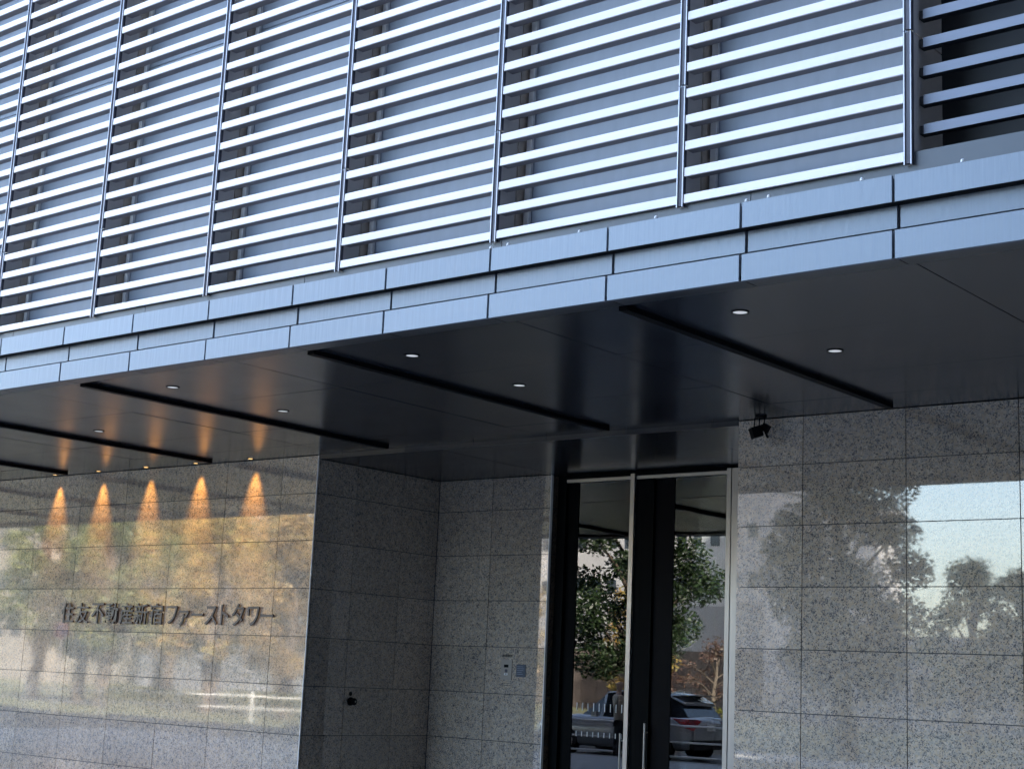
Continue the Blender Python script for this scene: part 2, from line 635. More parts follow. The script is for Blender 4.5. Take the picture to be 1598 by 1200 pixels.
# black drop fins
for k in range(-1, 8):
    xf = -2.10 - 3.0 * k
    mb = MB()
    mb.box(xf, xf + .072, .29, 2.93, ZC - .038, ZC - .0015)
    mb.box(xf, xf + .072, 2.938, 4.30, ZC - .038, ZC - .0015)
    mb.build("ceiling_fin", M['black'], canopy, (xf, .29, ZC))
# fascia panels
proto = {}
for k in range(int(X0), int(X1) - 1):
    for row, (y, z0, z1) in enumerate(((0.0, 4.018, 4.1827), (0.072, 4.216, 4.452), (0.0, 4.3518, 4.5122))):
        if row not in proto:
            g = .0095 if row != 1 else .011
            o = MB().box(k + g, k + 1 - g, y, y + .020, z0, z1).build("fascia_panel", M['fascia'], canopy, (k + .5, y, z0))
            proto[row] = o
        else:
            o = proto[row].copy()
            SC.collection.objects.link(o)
            o.parent = canopy
            o.location = Vector((k + .5, y, z0)) - wloc(canopy)
        o.rotation_euler = (random.gauss(0, .002), 0, random.gauss(0, .0012))
mb = MB()
mb.box(X0, X1 - 1, .026, .06, 4.024, 4.1815)
mb.box(X0, X1 - 1, .098, .15, 4.10, 4.48)
mb.box(X0, X1 - 1, .026, .06, 4.3535, 4.5)
mb.build("fascia_backing", M['fascia_gap'], canopy)
mb = MB()
mb.box(X0, X1 - 1, .003, .071, 4.3485, 4.3505)  # black strip colours in the shade below the top fascia row
mb.build("shade_strip", M['black'], canopy)
MB().box(X0, X1 - 1, .05, .30, 4.488, 4.500).build("ledge", M['flashing'], canopy)
mb = MB()
fx = [X0] + [-1.104 - 2.045 * k for k in range(12, -2, -1)] + [X1 - 1]
for a, b in zip(fx[:-1], fx[1:]):
    mb.box(a + .003, b - .003, .292, .300, 4.502, 4.74)
mb.build("sill_flashing", M['flashing'], canopy)
bolt = None
bolts = []
for base in range(-10, 2):
    c = -1.104 - 2.045 * base
    for d in (.07, .225, .84, 1.45):
        bolts.append(c + d + .055)
for bx in sorted(bolts):
    if X0 < bx < 2.6:
        if bolt is None:
            m2 = MB()
            m2.tube([(bx, .03, 4.505), (bx, .03, 4.522)], .0085, 8, 1)
            m2.tube([(bx, .03, 4.522), (bx, .03, 4.530)], .0125, 6, 0)
            m2.ball((bx, .03, 4.532), .011, 8, 5, 0)
            bolt = m2.build("bolt", [M['strip'], M['black']], canopy, (bx, .03, 4.505))
        else:
            o = bolt.copy()
            SC.collection.objects.link(o)
            o.parent = canopy
            o.location = Vector((bx, .03, 4.505)) - wloc(canopy)

# ------------------------------------------------------------------ louvre bays
PX, PW, PY = -0.0247, 1.5894, 0.2588
ZB, PITCH, NS = 4.680, 0.1821, 26
ZTOP = ZB + PITCH * NS
ordw = ["first", "second", "third", "fourth", "fifth", "sixth", "seventh", "eighth", "ninth", "tenth"]


def post(mb_e, mb_c, x):
    for z0, z1 in ((4.655, 5.488), (5.497, ZTOP + .1)):
        mb_e.box(x - .028, x - .021, PY - .006, PY + .012, z0, z1)
        mb_e.box(x + .015, x + .0215, PY - .006, PY + .006, z0, z1)
        mb_c.box(x - .0205, x + .0145, PY + .004, PY + .030, z0 + .01, z1)
        mb_c.box(x + .0150, x + .0225, PY + .0065, PY + .031, z0 + .006, z1)


def louvre_bay(dark=False):
    xl = PX - PW if not dark else PX          # post at the left end of the bay
    xr = xl + PW
    root = thing("louvre_bay", (xl, PY, ZB), "", "louvre", "louvre bays above the canopy")
    e, c = MB(), MB()
    post(e, c, xl)
    p = e.build("post", M['alu'], root)
    c.build("post_channel", M['channel'], p)
    if not dark:
        f = MB()
        for z0, z1 in ((4.66, 5.488), (5.497, ZTOP + .1)):
            f.box(xl - .018, xl + .022, PY + .032, .462, z0, z1)
        f.build("side_fin", M['fin'], root)
        MB().box(xl - .012, xl + .030, .466, .558, 4.66, ZTOP + .1).build("side_return", M['fin_brown'], root)
        MB().box(xl + .052, xl + .100, .528, .556, 4.66, ZTOP + .1).build("trim_strip", M['strip'], root)
        b = MB()
        b.box(xl + .034, xr - .020, .562, .585, 4.64, 7.145)
        b.box(xl + .034, xr - .020, .562, .585, 7.153, ZTOP + .1)
        b.build("backing_panel", M['backing'], root)
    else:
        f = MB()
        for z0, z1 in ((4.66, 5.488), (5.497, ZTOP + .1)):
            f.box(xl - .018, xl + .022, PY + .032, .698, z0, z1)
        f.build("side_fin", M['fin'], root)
        MB().box(xl - .018, xr - .020, .70, .72, 4.64, ZTOP + .1).build("backing_panel", M['shade_back'], root)
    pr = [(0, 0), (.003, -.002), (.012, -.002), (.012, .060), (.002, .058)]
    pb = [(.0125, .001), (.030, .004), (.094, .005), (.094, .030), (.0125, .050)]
    first = None
    for k in range(NS):
        z = ZB + PITCH * k
        if first is None:
            y0 = PY + (.09 if dark else 0)
            m2 = MB()
            if not dark:
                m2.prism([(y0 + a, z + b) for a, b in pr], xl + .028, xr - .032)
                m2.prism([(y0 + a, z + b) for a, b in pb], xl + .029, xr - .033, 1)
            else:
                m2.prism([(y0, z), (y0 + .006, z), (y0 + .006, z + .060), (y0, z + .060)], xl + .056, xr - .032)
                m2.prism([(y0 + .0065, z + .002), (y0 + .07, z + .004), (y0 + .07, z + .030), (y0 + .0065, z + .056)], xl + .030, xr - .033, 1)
            first = m2.build("slat", [M['slat_shade'], M['shade_back']] if dark else [M['slat'], M['slat_under']], root, ((xl + xr) / 2, y0, z))
            first.location += Vector((0, 0, 0))
        else:
            o = first.copy()
            SC.collection.objects.link(o)
            o.parent = root
            o.location = first.location + Vector((0, 0, PITCH * k))
            # hand-fitted slats never sit dead level
            o.rotation_euler = (random.gauss(0, .012), random.gauss(0, .0008), 0)
    return root


bay = louvre_bay()
for j in range(10):
    o = bay if j == 0 else copy_tree(bay)
    o.location = (PX - PW * (j + 1), PY, ZB)
    o["label"] = ("white slatted louvre bay directly left of the bay with black gaps" if j == 0 else
                  "white slatted louvre bay, %s to the left of the bay with black gaps" % ordw[j])
dark = louvre_bay(True)  # this bay's lack of light is put into its slat and backing colours
dark["label"] = "louvre bay shaded in colour with blue grey slats and black gaps at the right end of the white louvres"
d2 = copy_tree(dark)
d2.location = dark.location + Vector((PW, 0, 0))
d2["label"] = "louvre bay shaded in colour, blue grey with black gaps, beyond the right end of the first dark bay"

# ------------------------------------------------------------------ building mass and lobby
bld = thing("office_building", (-10, 8, 0), "dark bulk of the office building behind the louvres and the glass doors", "building")
MB().box(-40, 24, .80, 9.0, ZC + .075, 22.0).build("upper_storey", M['channel'], bld)
MB().box(X0, LX - .41, W + .41, 14, 0, ZC + .07).build("ground_storey", M['lobby'], bld)
MB().box(RX + .41, 24, W + .41, 14, 0, ZC + .07).build("ground_storey", M['lobby'], bld)
MB().box(8.0, 24, .62, W + .405, 0, ZC + .07).build("light_blocker", M['lobby'], bld)  # unseen block added under the canopy to stop light from the right
mb = MB()
mb.box(LX - .3, RX + .3, 12.9, 13.2, -.02, 4.3)
mb.box(LX - .38, LX + .3, R + .32, 12.9, -.02, 4.3)
mb.box(RX + .1, RX + .4, YD + .3, 12.9, -.02, 4.3)
mb.box(LX - .3, RX + .3, YD + .35, 12.9, 4.03, 4.3)
mb.box(LX - .3, RX + .3, R + .05, 12.9, -.12, -.01)
mb.build("lobby_lining", M['lobby'], bld)

# ------------------------------------------------------------------ entrance
ent = thing("entrance_screen", (-6.4, YD, 0), "black glazed entrance screen framed by slim silver mullion, transom and jamb", "entrance")
XE = dict(j0=SX + .02, j1=-7.442, j2=-7.258, m0=-6.459, m1=-6.403, a=-6.154, b=-5.894, g=-5.166, f1=-5.166, f2=-5.112, f3=-4.90)
mb = MB()
mb.box(SX + .012, XE['j1'], YD - .02, YD + .12, 0, 4.012)
mb.box(XE['j1'] + .003, XE['j1'] + .03, YD - .035, YD + .1, 0, 4.012)
mb.build("jamb", M['charcoal'], ent)
MB().box(XE['j1'] + .032, XE['j2'], YD + .02, YD + .10, 0, 3.92).build("jamb", M['charcoal'], ent)
mb = MB()
mb.box(XE['j1'] + .032, XE['m0'] - .002, YD - .03, YD + .06, 3.925, 3.962)
mb.box(XE['m1'] + .002, XE['f1'] - .002, YD - .03, YD + .06, 3.925, 3.962)
mb.build("transom", M['silver'], ent)
MB().box(XE['j1'] + .032, XE['f3'], YD + .0, YD + .08, 3.966, 4.014).build("head_panel", M['charcoal'], ent)
MB().box(XE['m0'], XE['m1'], YD - .06, YD + .06, 0, 3.985).build("mullion", M['silver'], ent)
mb = MB()
mb.box(XE['f1'], XE['f2'], YD - .05, YD + .06, 0, 3.985)
mb.box(XE['f2'] + .006, XE['f3'], YD - .04, YD + .06, 0, 3.985)
mb.build("jamb", M['silver'], ent)
MB().box(XE['m1'] + .003, XE['a'], YD - .02, YD + .05, 0, 3.922).build("infill_panel", M['charcoal'], ent)
mb = MB()
mb.box(XE['a'] + .006, XE['b'], YD + .02, YD + .06, 0, 3.922)
mb.build("infill_panel", M['black'], ent)
MB().box(XE['f3'] + .005, RX + .03, R + .02, R + .2, 0, ZR - .004).build("side_panel", M['charcoal'], ent)

gl = thing("glass_door", ((XE['j2'] + XE['m0']) / 2, YD, 0), "tall tinted glass pane left of the silver mullion with two rows of white marks", "glass door")
MB().box(XE['j2'] + .004, XE['m0'] - .004, YD + .03, YD + .042, .01, 3.92).build("pane", M['glass'], gl)
dash = None
for row, (z0, z1) in enumerate(((1.255, 1.345), (.965, 1.02))):
    for k in range(12):
        x = XE['j2'] - .105 + .0795 * k + .02
        if x < XE['j2'] + .01:
            continue
        if x > XE['m0'] - .01:
            continue
        MB().box(x - .004, x + .004, YD + .024, YD + .0285, z0, z1).build("safety_mark", M['white'], gl)
m2 = MB()
m2.tube([(XE['m0'] - .05, YD - .05, .25), (XE['m0'] - .05, YD - .05, 1.03)], .011, 10)
for z in (.35, .95):
    m2.tube([(XE['m0'] - .05, YD - .05, z), (XE['m0'] - .05, YD + .028, z)], .008, 8)
m2.build("handle", M['silver'], gl)

gr = thing("glass_door", ((XE['b'] + XE['f1']) / 2, YD, 0), "tall tinted glass pane right of the black panel mirroring a parked car", "glass door")
MB().box(XE['b'] + .004, XE['f1'] - .004, YD + .03, YD + .042, .01, 3.92).build("pane", M['glass'], gr)
m2 = MB()
hx = XE['a'] - .0
m2.tube([(hx, YD - .085, .25), (hx, YD - .085, 1.16)], .014, 10)
for z in (.35, 1.06):
    m2.tube([(hx, YD - .085, z), (hx, YD - .022, z)], .009, 8)
m2.build("handle", M['silver'], gr)

# ------------------------------------------------------------------ downlights and wall washers
def downlight(x, y, z=ZC, warm=False):
    root = thing("downlight", (x, y, z), "", "light", "recessed downlights in the canopy" if not warm else "warm wall washers along the granite wall")
    n = 20
    m2 = MB()
    ro, ri = .062, .050
    if warm:
        ro, ri = .042, .034
    vs, fs = [], []
    for r, zz in ((ro, -.001), (ro, -.006), (ri, -.006), (ri, -.0015)):
        vs += [(x + r * math.cos(2 * math.pi * k / n), y + r * math.sin(2 * math.pi * k / n), z + zz) for k in range(n)]
    for j in range(3):
        fs += [(j * n + k, j * n + (k + 1) % n, (j + 1) * n + (k + 1) % n, (j + 1) * n + k) for k in range(n)]
    m2.add(vs, fs, 0, False)
    m2.build("trim_ring", M['black'], root)
    m3 = MB()
    m3.add([(x + ri * .98 * math.cos(2 * math.pi * k / n), y + ri * .98 * math.sin(2 * math.pi * k / n), z - .0022) for k in range(n)] ,
           [tuple(reversed(range(n)))])
    m3.build("lens", M['lamp_warm'] if warm else M['lamp_white'], root)
    return root


for i, x in enumerate((-1.49, -4.475, -7.45, -10.43, -13.44, -16.44)):
    for y, wd in ((.83, "street edge"), (2.185, "middle")):
        d = downlight(x, y)
        d["label"] = "round recessed downlight near the %s of the %s soffit panel from the right" % (wd, ("first", "second", "third", "fourth", "fifth", "sixth")[i])
for i, x in enumerate((-10.45, -11.476, -12.477, -13.492, -14.48)):
    d = downlight(x, 4.405, warm=True)
    d["label"] = "small warm wall washer lamp above the %s orange glow from the recess corner" % ordw[i]
    ld = bpy.data.lights.new("wall_washer_beam", 'SPOT')
    ld.energy = 12.0 * (1.0, 1.08, .93, 1.05, .88)[i]
    ld.color = (1.0, .48, .12)
    ld.spot_size = math.radians(50)
    ld.spot_blend = 1.0
    ld.shadow_soft_size = .035
    ld.use_nodes = True                        # the reflector throws a long narrow beam
    en = ld.node_tree.nodes["Emission"]
    fo = ld.node_tree.nodes.new("ShaderNodeLightFalloff")
    fo.inputs["Strength"].default_value = 1.0
    ld.node_tree.links.new(fo.outputs["Linear"], en.inputs["Strength"])
    lo = bpy.data.objects.new("beam", ld)
    SC.collection.objects.link(lo)
    lo.parent = d
    lo.location = (0, 0, -.012)
    a = math.radians(14)
    lo.rotation_euler = Vector((0, -math.sin(a), math.cos(a))).to_track_quat('Z', 'Y').to_euler()

# ------------------------------------------------------------------ security camera
cc = thing("security_camera", (-3.37, 4.37, ZC), "small black security camera hanging from the soffit by the right granite wall", "camera")
m2 = MB()
m2.tube([(-3.37, 4.37, ZC), (-3.37, 4.37, ZC - .018)], .055, 20)
m2.build("ceiling_plate", M['black'], cc)
m2 = MB()
for dx in (-.055, -.005, .045):
    m2.tube([(-3.37 + dx, 4.36, ZC - .015), (-3.37 + dx * 1.05, 4.35, ZC - .105)], .006, 8)
m2.build("bracket", M['black'], cc)
rot = Matrix.Rotation(math.radians(-24), 3, 'Y') @ Matrix.Rotation(math.radians(38), 3, 'Z') @ Matrix.Rotation(math.radians(18), 3, 'X')
m2 = MB()
m2.box(-3.435, -3.345, 4.25, 4.40, 3.855, 3.945, 0, rot)
m2.build("housing", M['black'], cc)
m2 = MB()
m2.box(-3.452, -3.330, 4.235, 4.415, 3.945, 3.956, 0, rot)
m2.build("sun_hood", M['black'], cc)
m2 = MB()
m2.box(-3.330, -3.270, 4.31, 4.37, 3.905, 3.975, 0, Matrix.Rotation(math.radians(30), 3, 'Y'))
m2.box(-3.300, -3.284, 4.33, 4.35, 3.845, 3.92, 0, Matrix.Rotation(math.radians(-25), 3, 'Y'))
m2.build("swivel_joint", M['black'], cc)

# ------------------------------------------------------------------ lettering
def text_mesh(ch, size, extrude, offset):
    cu = bpy.data.curves.new("letter", 'FONT')
    cu.body = ch
    cu.size = size
    cu.extrude = extrude
    cu.offset = offset
    cu.align_x = 'CENTER'
    ob = bpy.data.objects.new("letter", cu)
    SC.collection.objects.link(ob)
    dg = bpy.context.evaluated_depsgraph_get()
    me = bpy.data.meshes.new_from_object(ob.evaluated_get(dg))
    bpy.data.objects.remove(ob)
    me.name = "letter"
    return me


sg = thing("wall_lettering", (-12, W - .002, 2.19), "raised dark grey Japanese characters in one row on the left granite wall", "sign")
chars = "住友不動産新宿ファーストタワー"
cxs = [-13.985, -13.655, -13.325, -13.015, -12.71, -12.41, -12.105, -11.79, -11.555, -11.30, -11.04, -10.79, -10.55, -10.275, -10.035]
for ch, x in zip(chars, cxs):
    me = text_mesh(ch, .29, .010, .0019)
    xsx = [v.co.x for v in me.vertices]
    ysx = [v.co.y for v in me.vertices]
    mid = (min(xsx) + max(xsx)) / 2
    for v in me.vertices:
        v.co.x -= mid
        if ch in "住友不動産新宿":
            v.co.y = (v.co.y - min(ysx)) / (max(ysx) - min(ysx)) * .265 - .0
        v.co.x *= 1.0 if ch in "住友不動産新宿" else .92
        if ch not in "住友不動産新宿":
            v.co.y = (v.co.y + .02) * 1.05 if ch not in "ァー" else (v.co.y + .02) * 1.0
    me.materials.append(M['letter'])
    o = bpy.data.objects.new("letter", me)
    SC.collection.objects.link(o)
    o.parent = sg
    o.rotation_euler = (math.pi / 2, 0, 0)
    o.location = Vector((x, W - .026, 2.052)) - wloc(sg)

# ------------------------------------------------------------------ small fittings in the recess
it = thing("intercom", (-8.127, R, 1.685), "brushed steel intercom plate with black lens beside the slate blue notice", "intercom")
MB().box(-8.209, -8.044, R - .014, R - .002, 1.567, 1.802).build("plate", M['steel'], it)
MB().box(-8.162, -8.096, R - .018, R - .0145, 1.712, 1.746).build("lens", M['black'], it)
m2 = MB()
m2.tube([(-8.128, R - .0145, 1.672), (-8.128, R - .017, 1.672)], .021, 16)
m2.build("speaker_grille", M['channel'], it)
MB().box(-8.155, -8.103, R - .0175, R - .0145, 1.622, 1.645).build("call_button", M['white'], it)
MB().box(-8.142, -8.116, R - .019, R - .018, 1.630, 1.640).build("button_mark", M['ink'], it)
m2 = MB()
for r_ in range(2):
    x = -8.205
    while x < -8.06:
        wd = random.uniform(.010, .02)
        m2.box(x, x + wd, R - .0035, R - .0015, 1.852 - r_ * .016, 1.864 - r_ * .016)
        x += wd + .004
for r_ in range(2):
    x = -8.205
    while x < -8.06:
        wd = random.uniform(.012, .03)
        m2.box(x, x + wd, R - .0035, R - .0015, 1.522 - r_ * .022, 1.527 - r_ * .022)
        x += wd + .005
m2.build("small_print", M['ink'], it)
nt_ = thing("notice_plate", (-7.907, R, 1.68), "small slate blue notice plate right of the steel intercom", "notice")
MB().box(-7.976, -7.838, R - .010, R - .002, 1.607, 1.752).build("plate", M['slate'], nt_)
m2 = MB()
for r_ in range(5):
    m2.box(-7.962, -7.962 + random.uniform(.07, .11), R - .0112, R - .0104, 1.725 - r_ * .022, 1.729 - r_ * .022)
m2.build("print_lines", M['pale_ink'], nt_)

kn = thing("door_knob", (LX, 5.288, 1.237), "round black knob with small keyhole on the shaded side wall of the recess", "knob")
m2 = MB()
m2.tube([(LX, 5.285, 1.237), (LX + .010, 5.285, 1.237)], .050, 24)
m2.tube([(LX + .010, 5.285, 1.237), (LX + .045, 5.285, 1.237)], .020, 16)
m2.build("rose", M['black'], kn)
m2 = MB()
m2.tube([(LX + .040, 5.285, 1.237), (LX + .050, 5.285, 1.237), (LX + .075, 5.285, 1.237), (LX + .085, 5.285, 1.237)], [.028, .040, .040, .030], 24)
m2.build("knob", M['black'], kn)
m2 = MB()
m2.tube([(LX + .085, 5.285, 1.237), (LX + .087, 5.285, 1.237)], .010, 14)
m2.build("key_cylinder", M['silver'], kn)
m2 = MB()
m2.tube([(LX, 5.278, 1.325), (LX + .008, 5.278, 1.325)], .024, 18)
m2.build("keyhole_cover", M['black'], kn)

# ------------------------------------------------------------------ street: trees
def crown_mesh(blobs, n, size, seed, name, mat):
    rnd = random.Random(seed)
    mb = MB()
    tot = sum(b[3] ** 2 for b in blobs)
    for (bx, by, bz, br) in blobs:
        k = int(n * br * br / tot)
        for _ in range(k):
            d = Vector((rnd.gauss(0, 1), rnd.gauss(0, 1), rnd.gauss(0, 1))).normalized()
            r = br * (rnd.random() ** .45)
            p = Vector((bx, by, bz)) + Vector((d.x * r, d.y * r, d.z * r * .75))
            a = Vector((rnd.gauss(0, 1), rnd.gauss(0, 1), rnd.gauss(0, .6))).normalized()
            b = a.cross(Vector((rnd.gauss(0, 1), rnd.gauss(0, 1), rnd.gauss(0, 1)))).normalized()
            s = size * rnd.uniform(.6, 1.3)
            mb.add([p - a * s, p - b * s * .45 + a * s * .1, p + a * s, p + b * s * .45 + a * s * .1], [(0, 1, 2, 3)])
    return mb


def make_tree(kind, h, spread, seed, leaf, nblob=16, nleaf=5200, size=.13, low=.32):
    rnd = random.Random(seed)
    root = thing(kind, (0, 0, 0), "", "tree")
    mb = MB()
    lean = Vector((rnd.uniform(-.2, .2), rnd.uniform(-.2, .2), 0))
    pts = [Vector((0, 0, -.1)), Vector((lean.x * .3, lean.y * .3, h * .25)), Vector((lean.x, lean.y, h * .55)), Vector((lean.x * 1.3, lean.y, h * .88))]
    r0 = .035 * h ** .9
    mb.tube(pts, [r0 * 1.3, r0, r0 * .65, r0 * .2], 10)
    blobs = []
    for i in range(nblob):
        t = low + (1 - low) * (i + .5) / nblob
        ang = i * 2.399 + rnd.uniform(-.5, .5)
        rr = spread * math.sin(math.pi * min(.97, max(.12, (t - low) / (1 - low) * .8 + .22))) * rnd.uniform(.45, 1.0)
        c = Vector((math.cos(ang) * rr + lean.x, math.sin(ang) * rr + lean.y, h * t))
        blobs.append((c.x, c.y, c.z, spread * rnd.uniform(.26, .46)))
        s = Vector((lean.x * t, lean.y * t, h * max(.2, t - .22)))
        mid = s.lerp(c, .5) + Vector((0, 0, .15))
        mb.tube([s, mid, c], [r0 * .38, r0 * .22, r0 * .06], 7)
    mb.build("trunk", M['bark'], root)
    crown_mesh(blobs, nleaf, size, seed + 5, "crown", leaf).build("crown", leaf, root)
    return root


def place(src, first, x, y, rz, sc, label, group):
    o = src if first else copy_tree(src)
    o.location = (x, y, 0 if y > -17.2 else -.12)
    o.rotation_euler = (0, 0, rz)
    o.scale = (sc, sc, sc)
    o["label"] = label
    o["group"] = group
    return o


G1, G2 = "street trees across the road", "park trees by the crossing"
t_dark = make_tree("evergreen_tree", 8.2, 2.15, 3, M['leaf_dark'], 24, 27000, .075, .25)
place(t_dark, True, -15.8, -21.5, .3, 1.08, "dark rounded evergreen tree mirrored in the right granite wall", G1)
place(t_dark, False, -21.2, -14.6, 2.2, 1.0, "dark evergreen street tree mirrored left of the silver mullion behind the pedestrian", G1)
place(t_dark, False, -49.5, -21.0, 5.2, .95, "evergreen park tree mirrored at the far left of the lettered wall", G2)
t_mid = make_tree("leafy_tree", 8.0, 2.3, 11, M['leaf_mid'], 18, 5200, .13, .3)
place(t_mid, True, -47.3, -20.5, .4, .95, "green park tree mirrored above the round road sign", G2)
place(t_mid, False, -43.6, -23.0, 1.7, 1.0, "green park tree mirrored above the middle of the lettering", G2)
place(t_mid, False, -19.1, -38.0, 3.1, .82, "small bushy tree mirrored low at the right edge of the right granite wall", G1)
place(t_mid, False, -17.3, -38.4, 5.0, .77, "small bushy tree mirrored at the edge of the right granite wall, beside the low one", G1)
place(t_mid, False, -54.0, -22.0, 4.4, 1.05, "green park tree mirrored at the left picture edge beside the evergreen", G2)
place(t_mid, False, -57.0, -31.0, 2.4, 1.3, "tall green park tree behind the others at the far left", G2)
t_gold = make_tree("autumn_tree", 7.2, 2.2, 21, M['leaf_gold'], 17, 4800, .12, .3)
place(t_gold, True, -40.3, -20.0, .2, .95, "yellow autumn tree mirrored right of the lettering's middle", G2)
place(t_gold, False, -51.5, -27.0, 2.6, 1.1, "yellow autumn tree standing behind the green trees at the far left", G2)
place(t_gold, False, -24.6, -19.5, 1.1, .62, "low yellow tree mirrored at the left edge of the glass door", G1)
place(t_gold, False, -47.0, -29.5, 5.1, 1.2, "tall yellow autumn tree in the second row above the first characters", G2)
t_rust = make_tree("maple_tree", 7.0, 2.4, 31, M['leaf_rust'], 18, 5200, .12, .24)
place(t_rust, True, -36.6, -20.3, .9, .98, "rust coloured maple mirrored near the right end of the lettered wall", G2)
place(t_rust, False, -33.4, -23.5, 3.9, .9, "rust coloured maple mirrored at the corner of the lettered wall", G2)
place(t_rust, False, -44.6, -30.0, 2.0, 1.05, "tall rust maple standing behind the yellow autumn tree", G2)
t_red = make_tree("maple_tree", 3.0, 1.4, 41, M['leaf_red'], 12, 1500, .07, .3)
place(t_red, True, -38.5, -47.0, .9, 1.3, "small red brown maple before the brown wall of the white building", G1)
place(t_red, False, -42.6, -47.6, 2.9, 1.15, "small red brown maple further along the brown wall", G1)


# clipped hedges
def hedge(x0, x1, y, wd, h, seed, label, dens=420, mat='hedge'):
    rnd = random.Random(seed)
    root = thing("hedge", ((x0 + x1) / 2, y, -.15), label, "hedge", "clipped hedges along the park")
    mb = MB()
    for _ in range(int((x1 - x0) * dens)):
        p = Vector((rnd.uniform(x0, x1), y + rnd.uniform(-wd, wd), h * rnd.random() ** .6))
        a = Vector((rnd.gauss(0, 1), rnd.gauss(0, 1), rnd.gauss(0, 1))).normalized()
        b = a.orthogonal().normalized()
        s = rnd.uniform(.04, .08)
        mb.add([p - a * s, p - b * s * .5, p + a * s, p + b * s * .5], [(0, 1, 2, 3)])
    mb.build("foliage", M[mat], root)
    mb = MB()
    for k in range(int((x1 - x0) / .5)):
        x = x0 + .25 + k * .5
        mb.tube([(x, y, -.15), (x + .05, y, h * .7)], [.02, .008], 6)
    mb.build("stem", M['bark'], root)


hedge(-44, -38.5, -18.0, .5, .62, 1, "yellow green clipped hedge mirrored under the lettering")
hedge(-37, -30.5, -18.2, .5, .75, 2, "yellow green clipped hedge mirrored at the right end of the lettered wall")
hedge(-60.0, -34.0, -27.5, .7, 2.7, 4, "tall green hedge mirrored between the trunks below the lettering", 620, 'leaf_mid')
hedge(-23.5, -19.5, -17.6, .5, 1.0, 3, "yellow green hedge mirrored low in the left door pane")


# guard rails
def guard_rail(pts, label, zs=(.34, .72), hpost=.82, r=.028, step=2.0, white=True):
    a, b = Vector(pts[0]), Vector(pts[1])
    root = thing("guard_rail", a, label, "guard rail")
    n = max(2, int(round((b - a).length / step)))
    mat = M['white'] if white else M['strip']
    for i in range(n + 1):
        p = a.lerp(b, i / n)
        m = MB()
        m.tube([p, p + Vector((0, 0, hpost))], r * 1.7, 10)
        m.ball(p + Vector((0, 0, hpost)), r * 1.7, 10, 5)
        m.build("post", mat, root, p)
    for z in zs:
        MB().tube([a + Vector((0, 0, z)), b + Vector((0, 0, z))], r, 10).build("rail", mat, root, a + Vector((0, 0, z)))


guard_rail(((-40.5, -10.0, -.12), (-30.5, -16.6, -.12)), "white pipe guard rail with posts mirrored along the foot of the lettered wall", (.42, .78), .9, .02, 2.2)
guard_rail(((-20.5, -7.35, -.12), (-10.8, -7.35, -.12)), "silver three pipe guard rail mirrored before the parked car", (.18, .50, .87), .93, .024, 2.4, False)

# road sign
rs = thing("road_sign", (-38.3, -12.2, -.12), "round blue and red no parking sign on a white pole", "road sign")
m2 = MB()
m2.tube([(-38.3, -12.2, -.12), (-38.3, -12.2, 2.75)], .04, 10)
m2.build("pole", M['white'], rs)
dirv = Vector((.8, .6, 0)).normalized()
side = Vector((-dirv.y, dirv.x, 0))
c = Vector((-38.3, -12.2, 2.45)) + dirv * .05
for nm, r0, r1, mt, off in (("sign_disc", 0, .25, 'sign_blue', 0), ("sign_ring", .18, .25, 'sign_red', .004)):
    m2 = MB()
    n = 32
    ring = lambda r, o: [c + dirv * o + side * (r * math.cos(2 * math.pi * k / n)) + Vector((0, 0, r * math.sin(2 * math.pi * k / n))) for k in range(n)]
    if r0 == 0:
        m2.tube([c - dirv * .006, c], r1, n)
    else:
        m2.add(ring(r0, off) + ring(r1, off), [(k, (k + 1) % n, n + (k + 1) % n, n + k) for k in range(n)])
    m2.build(nm, M[mt], rs)
m2 = MB()
dg1 = (side + Vector((0, 0, -1))).normalized()
dg2 = dirv.cross(dg1)
q = c + dirv * .004
m2.add([q - dg1 * .2 - dg2 * .03, q + dg1 * .2 - dg2 * .03, q + dg1 * .2 + dg2 * .03, q - dg1 * .2 + dg2 * .03], [(0, 1, 2, 3)])
m2.build("sign_bar", M['sign_red'], rs)


# ------------------------------------------------------------------ car
def loft(mb, sections, mi=0, smooth=True, caps=True):
    n = len(sections[0])
    vs = [p for s in sections for p in s]
    fs = [(i * n + k, i * n + (k + 1) % n, (i + 1) * n + (k + 1) % n, (i + 1) * n + k)
          for i in range(len(sections) - 1) for k in range(n)]
    mb.add(vs, fs, mi, smooth)
    if caps:
        mb.add(sections[0], [tuple(reversed(range(n)))], mi)
        mb.add(sections[-1], [tuple(range(n))], mi)


